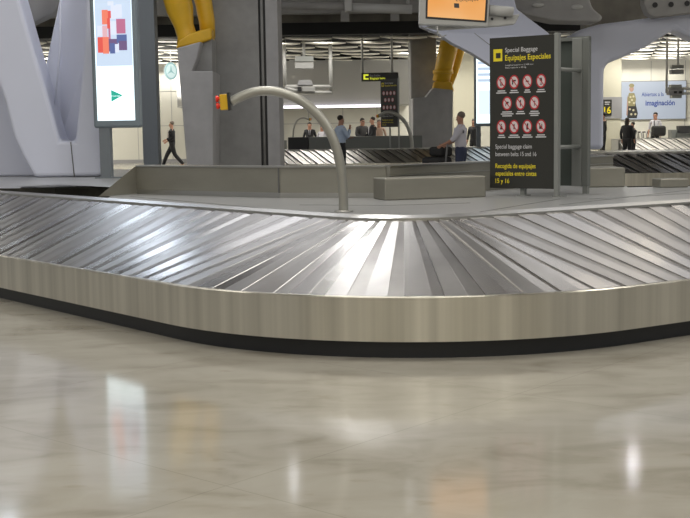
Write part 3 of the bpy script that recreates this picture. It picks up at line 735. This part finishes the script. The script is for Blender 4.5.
bar(zz(at(666.5, 90, D), 4.3), at(666.5, 93, D), .04, par=t)
for y in (88.5, 93.5): bar(at(666.5, y, D), at(700, y, D), .045, par=t)
bar(zz(at(699, 93, D), 4.3), at(699, 93, D), .04, par=t)
for x0, y0, x1, y1, m in ((672, 65, 684, 68.5, 'signlite'), (671.5, 69.5, 684, 74, 'bandgrey'), (671, 84.5, 682, 88, 'signlite'), (669.5, 89.5, 684, 95, 'bandgrey'), (672, 95, 682, 98, 'signlite')):
    Q = [at(x, y, D - .1) for x, y in ((x0, y1), (x1, y1), (x1, y0), (x0, y0))]; MB().prism(Q, (0, .3, 0)).build('monitor', M[m], t, bevel=.01)
for x in (674, 679):
    Q = [at(x+dx, y, D - .12) for dx, y in ((0, 93.4), (3, 93.4), (3, 91), (0, 91))]; MB().prism(Q, (0, .02, 0)).build('lens', M['dark'], t)
bar(at(678, 65, D), zz(at(678, 65, D), 4.3), .04, par=t, nm='hanger_rod')

M['led'] = emis('lit_yellow_green', (.75, .80, .05), .9)
t = thing('hanging_sign', at(380, 82, 38), 'black hanging sign with glowing yellow lettering and arrow square between the pillars', 'sign')
O = at(361.5, 81.5, 38); X = Vector((1, 0, 0)); N = Vector((0, -1, 0)); pw = 38 / F
MB().obox(O, (36.5*pw, 0, 0), (0, .12, 0), (0, 0, 8.5*pw)).build('panel', M['signface'], t, bevel=.01)
mb = MB(); rect(mb, O, X, N, 2*pw, 1.8*pw, 7*pw, 7*pw, 0, .003); rect(mb, O, X, N, 3.8*pw, 3.2*pw, 7*pw, 5.4*pw, 1, .006); mb.build('pictogram', [M['led'], M['signface']], t)
text('Equipajes', M['wsign'], t, O, X, N, 8.5*pw, 4.8*pw, h=2.0*pw, wd=10*pw, depth=.004); text('Baggage belts', M['led'], t, O, X, N, 8.5*pw, 2.0*pw, h=2.2*pw, wd=15*pw, depth=.004)
for x in (362.5, 392): bar(at(x, 73, 38.06), zz(at(x, 73, 38.06), 4.3), .035, par=t, nm='hanger_rod')

t = thing('round_sign', at(171, 71, 44), 'round pale blue sign hanging left of the yellow strut plinth', 'sign')
c = at(171, 71, 44); O = Vector(c); Xr = Vector((.82, .57, 0)); Nr = Vector((.57, -.82, 0))
rr = 8.6 * 44 / F
mb = MB(); n = 28; Z = Vector((0, 0, 1)); a = [c + Xr*rr*.8*math.cos(2*PI*k/n) + Z*rr*math.sin(2*PI*k/n) for k in range(n)]
mb.prism(a, -Nr*.08); mb.build('disc', M['pink'] if False else mat('pale_blue_disc', (.32, .42, .46), .5), t)
mb = MB(); disc(mb, O, Xr, Nr, 0, 0, rr*.95, 0, .004, rx=rr*.76, r0=rr*.8)
for k in range(3):
    an = PI/2 + k*2*PI/3; d = (math.cos(an)*.8, math.sin(an)); pr = (-math.sin(an)*.12, math.cos(an)*.12)
    poly(mb, O, Xr, Nr, [(pr[0]*rr, pr[1]*rr), (d[0]*rr*.75, d[1]*rr*.75), (-pr[0]*rr, -pr[1]*rr)], 0, .005)
mb.build('emblem', mat('teal_print', (.14, .26, .29), .5), t, fix=False)
bar(c + Vector((0, 0, rr)), zz(c, 4.3), .02, par=t, nm='hanger_rod')

# columns and far right wall things
o = MB().box((xa(453.5, 47), 47, 0), (xa(477, 47), 48, 4.34)).build('cream_column', M['creamcol'], None, bevel=.02); tag(o, 'broad cream column behind the man in the white shirt', 'column')
t = thing('cream_column', (xa(612, 46), 46, 0), 'cream column with a grey band and the number 16, right of the white pylon leg', 'column')
MB().box((xa(598, 46), 46, 0), (xa(621, 46), 46.9, 4.34)).build('shaft', M['creamcol'], t, bevel=.02)
z0, z1 = at(610, 118.5, 46).z, at(610, 97, 46).z
MB().box((xa(597.5, 46), 45.96, z0), (xa(621.5, 46), 46.95, z1)).build('grey_band', M['bandgrey'], t)
O = at(596, 115.5, 45.93); pw = 46 / F
MB().obox(O + Vector((0, 0, 0)), (15.5*pw, 0, 0), (0, .03, 0), (0, 0, 15.5*pw)).build('number_sign', M['signface'], t)
text('16', M['ysign'], t, O, X, N, 7.9*pw, 2.0*pw, h=6.5*pw, wd=6.8*pw, bold=.02)
mb = MB(); rect(mb, O, X, N, 8.5*pw, 12.6*pw, 14*pw, 13.4*pw, 0, .002); rect(mb, O, X, N, 8.5*pw, 10.6*pw, 13*pw, 11.4*pw, 0, .002); mb.build('small_print', M['wsign'], t)
# billboard
t = thing('billboard', at(653, 120, FW - .05), 'wide pale blue wall billboard reading Abiertos a la imaginación, with a standing figure', 'billboard')
M['bb'] = emis('billboard_backlit_blue', (.62, .70, .84), .38)
M['bbt'] = mat('billboard_blue_text', (.03, .06, .28), .5); M['bbf'] = mat('billboard_frame', (.2, .2, .2), .5)
O = at(621, 119.5, FW - .06); pw = (FW - .06) / F; O = Vector((O.x, FW - .09, O.z))
MB().obox(O + Vector((-.03, .01, -.03)), (64*pw + .06, 0, 0), (0, .08, 0), (0, 0, 37*pw + .06)).build('frame', M['bbf'], t)
mb = MB(); rect(mb, O, X, N, 0, 0, 64*pw, 37*pw, 0, 0); mb.build('backlit_panel', M['bb'], t)
text('Abiertos a la', M['bbt'], t, O, X, N, 20*pw, 22.5*pw, h=4*pw, wd=22*pw, depth=.004, bold=.01)
text('imaginación', M['bbt'], t, O, X, N, 24*pw, 13.5*pw, h=5.2*pw, wd=29*pw, depth=.004, bold=.025)
mb = MB(); P_ = lambda l: [(a*pw, b*pw) for a, b in l]
poly(mb, O, X, N, P_([(6, 1), (15.5, 1), (16.5, 6), (14.5, 14), (13.5, 20), (12.5, 26), (7.5, 26), (6.5, 20), (5.5, 14)]), 0, .004)
poly(mb, O, X, N, P_([(7, 13), (13.5, 13), (14.5, 20), (12.8, 26), (7.4, 26), (6, 20)]), 1, .006)
poly(mb, O, X, N, P_([(5, 4), (6.2, 4), (7, 18), (6, 24)]), 2, .005)
disc(mb, O, X, N, 10*pw, 30*pw, 3*pw, 2, .005, rx=2.2*pw); disc(mb, O, X, N, 10*pw, 33.2*pw, 2.0*pw, 1, .006, rx=2.6*pw)
for a, b in ((8, 17), (10.5, 19), (12.5, 16), (9, 22), (12, 22.5), (8.5, 10), (12, 9), (10, 5), (14, 5)): disc(mb, O, X, N, a*pw, b*pw, 1.1*pw, 3, .008, n=10)
mb.build('printed_figure', [M['dark'], mat('print_olive', (.22, .20, .10), .6), mat('print_skin', (.35, .22, .18), .6), mat('print_cream', (.5, .46, .32), .6)], t, fix=False)
# wall washer lamps above the billboard
for px in (629, 653, 678):
    p = at(px, 70, FW - .9); area(p.x, FW - .5, 3.95, .5, .15, 14, (1, .95, .85), rot=(math.radians(-18), 0, 0))
for px in (160, 175): p = at(px, 70, FW - .9); area(p.x, FW - .6, 3.95, .8, .2, 18)

# black desk screen + box at far right
t = thing('service_desk', (at(690, 130, 46).x, 47, 0), 'distant service desk with a black screen at the right edge below the billboard', 'desk')
MB().box((xa(676, 46), 46, 0), (xa(700, 46), 46.6, 1.0)).build('desk_body', M['signgrey'], t); MB().box((xa(678.5, 46), 45.95, .98), (xa(700, 46), 46.3, 1.26)).build('black_screen', M['dark'], t)
o = MB().box((xa(671.5, 46), 46, 0), (xa(677.3, 46), 46.5, 1.12)).build('cabinet', M['signgrey'], None, bevel=.01); tag(o, 'small grey cabinet left of the black-screened service desk', 'cabinet')

# ---------------------------------------------------------------- trolleys and bags
def trolley(p, yaw, label, grp=None, m='trol'):
    t = thing('luggage_trolley', p, label, 'luggage trolley', grp)
    c, s = math.cos(yaw), math.sin(yaw)
    def T(x, y, z): return Vector(p) + Vector((x*c - y*s, x*s + y*c, z))
    MB().tube([T(0, -.25, .16), T(.75, -.18, .14), T(.75, .18, .14), T(0, .25, .16)], .018, 8).build('platform_frame', M[m], t)
    mb = MB()
    for y in (-.15, -.05, .05, .15): mb.cyl(T(0, y, .15), T(.74, y, .14), .010, 6)
    mb.build('platform_bars', M[m], t)
    MB().tube([T(0, -.25, .16), T(-.12, -.27, .98), T(-.14, -.25, 1.02), T(-.14, .25, 1.02), T(-.12, .27, .98), T(0, .25, .16)], .02, 8).build('push_frame', M[m], t)
    MB().cyl(T(-.15, -.2, 1.03), T(-.15, .2, 1.03), .026, 10).build('handle_grip', M['dark'], t)
    for x, y in ((.05, -.22), (.05, .22), (.68, 0)):
        MB().cyl(T(x, y - .02, .06), T(x, y + .02, .06), .06, 14).build('wheel', M['dark'], t)
    return t, T
for i in range(5):
    trolley(Vector((xa(633.5 + i*4.7, 50) + i*.0, 50.0, 0)), 0, 'parked luggage trolley in the distant row below the billboard, ' + ('leftmost of the row', 'second from the left', 'middle one of the row', 'second from the right', 'rightmost of the row')[i], 'parked trolleys')

# ---------------------------------------------------------------- people
def skin_mesh(name, verts, edges, rad, m, parent, lv=1, root=0):
    bm = bmesh.new(); sk = bm.verts.layers.skin.verify()
    V = [bm.verts.new(v) for v in verts]
    for v, r in zip(V, rad): v[sk].radius = r if isinstance(r, tuple) else (r, r)
    V[root][sk].use_root = True
    for a, b in edges: bm.edges.new((V[a], V[b]))
    me = bpy.data.meshes.new('tmp'); bm.to_mesh(me); bm.free()
    o = bpy.data.objects.new('tmp', me); C.objects.link(o)
    o.modifiers.new('s', 'SKIN').use_smooth_shade = True
    s = o.modifiers.new('u', 'SUBSURF'); s.levels = lv; s.render_levels = lv
    dg = bpy.context.evaluated_depsgraph_get(); res = bpy.data.meshes.new_from_object(o.evaluated_get(dg))
    bpy.data.objects.remove(o)
    res.materials.clear(); res.materials.append(m)
    for p in res.polygons: p.material_index = 0; p.use_smooth = True
    r = bpy.data.objects.new(name, res); C.objects.link(r); r.parent = parent; return r
def person(loc, yaw, label, top='suit', bottom='suit', hair='hair', longhair=False, tie=None, h=1.75, arms=None, legs=None, shirt=None, lean=0, head=(0, 0), girth=1.0):
    # local frame: +y is forward, +x is the person's right
    t = thing('person', loc, label, 'person'); k = h / 1.75
    cy, sy = math.cos(yaw), math.sin(yaw)
    def T(p): x, y, z = p; y += lean * max(0, z - .9); return Vector(((x*cy - y*sy)*k, (x*sy + y*cy)*k, z*k))
    arms = arms or {1: ((.25, -.03, 1.14), (.25, .08, .90)), -1: ((-.25, -.03, 1.14), (-.25, .08, .90))}
    legs = legs or {1: ((.10, .02, .49), (.11, -.02, .09)), -1: ((-.10, .02, .49), (-.11, -.02, .09))}
    V = [(0,0,.95), (0,.01,1.10), (0,.01,1.27), (0,-.01,1.43), (0,.0,1.51), (0+head[0]*.3,.02,1.575), (head[0],.02,1.655), (head[0],.015,1.70),
         (head[0]*.5,.115,1.60)]
    Rr = [(.09,.08), (.09,.07), (.11,.085), (.07,.06), (.055,.055), (.066,.08), (.086,.098), (.058,.07), (.016,.016)]
    E = [(0,1),(1,2),(2,3),(3,4),(4,5),(5,6),(6,7),(5,8)]
    for s in (1, -1):
        n = len(V); el, wr = arms[s]; el, wr = Vector(el), Vector(wr)
        d = (wr - el).normalized()
        V += [(s*.17, -.01, 1.40), tuple(el), tuple(wr), tuple(wr + d*.07)]
        Rr += [.052, .040, .027, (.036, .020)]; E += [(3,n),(n,n+1),(n+1,n+2),(n+2,n+3)]
        side = Vector((0, 1, 0)) - d * d.y
        side = side.normalized() if side.length > .2 else Vector((1, 0, 0))
        nrm = d.cross(side)
        for fi, (ofs, ln) in enumerate(((-.027, .055), (-.009, .072), (.009, .078), (.027, .068))):   # four fingers
            b = wr + d*.085 + side*ofs; m_ = len(V)
            V += [tuple(b), tuple(b + d*ln*.5), tuple(b + d*ln*.85 + nrm*.02)]; Rr += [.010, .009, .007]; E += [(n+3, m_), (m_, m_+1), (m_+1, m_+2)]
        b = wr + d*.03 + side*.03; m_ = len(V)
        V += [tuple(b), tuple(b + d*.035 + side*.03)]; Rr += [.012, .009]; E += [(n+2, m_), (m_, m_+1)]
    for s in (1, -1):
        n = len(V); kn, an = legs[s]
        V += [(s*.09, 0, .90), kn, an, (an[0], an[1] + .16, max(.035, an[2] - .055))]; Rr += [.085, .055, .038, .03]; E += [(0,n),(n,n+1),(n+1,n+2),(n+2,n+3)]
    sc_ = [(r if isinstance(r, tuple) else (r, r)) for r in Rr]
    skin_mesh('body', [T(v) for v in V], E, [(a*k, b*k) for a, b in sc_], M['skin'], t, 1)
    # clothes
    V = [(0,0,.88), (0,.01,1.10), (0,.01,1.28), (0,-.01,1.42), (0,.0,1.485)]; Rr = [.165, .145, .16, .11, .062]; E = [(0,1),(1,2),(2,3),(3,4)]
    if longjk := top in ('suit', 'gsuit'): V[0] = (0, 0, .80)
    for s in (1, -1):
        n = len(V); el, wr = arms[s]; V += [(s*.18, -.01, 1.40), tuple(el), tuple(Vector(el).lerp(Vector(wr), .93 if longjk or top == 'bshirt' else .35))]
        Rr += [.070, .056, .045 if longjk else .05]; E += [(3,n),(n,n+1),(n+1,n+2)]
    skin_mesh('jacket' if longjk else 'shirt', [T(v) for v in V], E, [(r*1.05*k*girth, r*.82*k*girth) for r in Rr], M[top], t, 1)
    V = [(0,0,.95), (0,.005,1.04)]; Rr = [.145, .13]; E = [(0,1)]
    for s in (1, -1):
        n = len(V); kn, an = legs[s]; V += [(s*.09, 0, .86), kn, (an[0], an[1], an[2] + .0)]; Rr += [.10, .075, .058]; E += [(0,n),(n,n+1),(n+1,n+2)]
    skin_mesh('trousers', [T(v) for v in V], E, [(r*k*girth, r*.95*k*girth) for r in Rr], M[bottom], t, 1)
    for s in (1, -1):
        kn, an = legs[s]; zf = max(.035, an[2] - .05)
        skin_mesh('shoe', [T(v) for v in ((an[0], an[1] - .04, zf), (an[0], an[1] + .08, zf), (an[0], an[1] + .20, zf - .005))], [(0,1),(1,2)], [.043*k, .045*k, .032*k], M['shoe'], t, 1)
    hc = T((head[0], -.012, 1.685)); org = Vector(loc)
    mb = MB(); mb.ell(org + hc, .088*k, .098*k, .082*k, n=14)
    if longhair: mb.ell(org + T((head[0], -.05, 1.56)), .085*k, .065*k, .17*k, n=14)
    mb.build('hair', M[hair], t)
    mb = MB()
    for s in (1, -1): mb.ell(org + T((s*.032 + head[0]*.8, .098, 1.63)), .009*k, .009*k, .007*k, n=8)
    mb.build('eyes', M['ink'], t)
    mb = MB()
    for s in (1, -1): mb.ell(org + T((s*.082 + head[0]*.8, .01, 1.625)), .012*k, .018*k, .03*k, n=8)
    mb.build('ears', M['skin'], t)
    mb = MB(); mb.ell(org + T((head[0]*.6, .100, 1.575)), .024*k, .008*k, .006*k, n=8); mb.build('lips', M['tie'], t)
    if shirt:
        mb = MB(); mb.prism([org + T(p) for p in ((-.05, .135, 1.44), (.05, .135, 1.44), (.012, .152, 1.12), (-.012, .152, 1.12))], T((0, .006, 0)) - T((0, 0, 0))); mb.build('shirt_front', M[shirt], t)
    if tie:
        mb = MB(); mb.prism([org + T(p) for p in ((-.014, .146, 1.44), (.014, .146, 1.44), (.022, .160, 1.16), (0, .162, 1.12), (-.022, .160, 1.16))], T((0, .006, 0)) - T((0, 0, 0))); mb.build('tie', M[tie], t)
    return t, T
def fl(px, py, D): return Vector((at(px, 150, D).x, D, 0))
WALK = {1: ((.09, .22, .52), (.10, .40, .10)), -1: ((-.09, -.10, .50), (-.10, -.42, .14))}
# the walking man: heads left
person(fl(172.5, 0, 43.7), math.radians(88), 'man in a dark suit walking left, seen between the blue-grey column and the concrete plinth', shirt='wshirt', tie='tie', hair='hairg', h=1.70, girth=1.12,
       legs=WALK, arms={1: ((.22, .05, 1.16), (.18, .26, 1.06)), -1: ((-.23, -.10, 1.15), (-.2, .16, 1.0))})
person(fl(341, 0, 32.6), math.radians(-60), 'man in light blue shirt, hand to chin, before the distant carousel', top='bshirt', bottom='suit', h=1.67, girth=1.08,
       arms={1: ((.20, .12, 1.12), (.06, .26, 1.38)), -1: ((-.2, .12, 1.12), (.04, .24, 1.12))})
person(fl(310, 0, 45.5), PI, 'suited man with a white shirt standing behind the counter next to the woman in white', shirt='wshirt', tie='suit', h=1.60, girth=1.1)
person(fl(322.5, 0, 46.2), PI - .4, 'dark-haired woman in a light top standing right of the distant suited man', top='wshirt', longhair=True, h=1.50, bottom='suit')
person(fl(362, 0, 43.2), math.radians(200), 'man in a grey jacket talking in the group of three beyond the far carousel', top='gsuit', bottom='gsuit', h=1.70, girth=1.15, arms={1: ((.26, .1, 1.14), (.1, .28, 1.05)), -1: ((-.25, .08, 1.14), (-.1, .28, 1.0))}, lean=.1)
person(fl(373, 0, 42.2), math.radians(100), 'man in a black suit and white collar facing left in the group of three', shirt='wshirt', h=1.73, girth=1.15, arms={1: ((.24, .1, 1.14), (.15, .3, 1.05)), -1: ((-.24, .05, 1.14), (-.2, .2, 1.0))})
person(fl(379.5, 0, 43.5), PI, 'person in a beige top partly hidden behind the distant dark sign', top='beige', bottom='jeans', hair='hairg', h=1.64)
wm, wT = person(fl(461, 0, 24.5), math.radians(72), 'man in a white short-sleeved shirt pushing a loaded trolley beyond the housing', top='wshirt', bottom='jeans', h=1.60, hair='hairg', girth=1.22,
       arms={1: ((.24, .10, 1.16), (.22, .36, 1.03)), -1: ((-.24, .10, 1.16), (-.22, .36, 1.03))})
tp = fl(454, 0, 24.8); tr, TT = trolley(Vector((tp.x - .05, tp.y, 0)), math.radians(135), 'luggage trolley pushed by the man in the white shirt')
bgm = MB().box((-.28, -.2, 0), (.28, .2, .52)); bgm.v = [TT(p.x + .40, p.y, p.z + .175) for p in bgm.v]
bo = bgm.build('travel_bag', M['bag'], None, bevel=.08, seg=3); tag(bo, 'black travel bag loaded on the trolley of the man in white', 'bag')
bgm = MB().box((-.22, -.18, 0), (.16, .18, .2)); bgm.v = [TT(p.x + .32, p.y, p.z + .70) for p in bgm.v]
bo = bgm.build('travel_bag', M['bag'], None, bevel=.06, seg=3); tag(bo, 'smaller black bag lying on top of the loaded black travel bag', 'bag')
person(fl(474, 0, 44), math.radians(150), 'person in black standing left of the far lightbox post', h=1.62, girth=1.1)
person(fl(603, 0, 43), math.radians(90), 'person in dark clothes mostly hidden behind the white pylon leg at the right', h=1.78)
person(fl(627, 0, 42), math.radians(-35), 'long-haired woman in black, right of the cream column numbered 16', longhair=True, h=1.56, girth=1.3)
person(fl(632.5, 0, 43), math.radians(100), 'person in black with an arm out, beside the long-haired woman', h=1.42, girth=1.2, arms={1: ((.3, .1, 1.1), (.2, .3, 1.0)), -1: ((-.3, .1, 1.1), (-.2, .3, .9))})
person(fl(655, 0, 49), math.radians(150), 'man in a white shirt and dark tie in front of the imaginación billboard', top='wshirt', tie='suit', h=1.82)
bgm = MB().box((-.32, -.14, 0), (.26, .14, .42)); c = fl(659, 0, 48.6); bgm.v = [Vector((c.x + p.x, c.y + p.y, p.z + .86)) for p in bgm.v]
bo = bgm.build('shoulder_bag', M['bag'], None, bevel=.1, seg=3); tag(bo, 'black shoulder bag carried by the man in front of the billboard', 'bag')
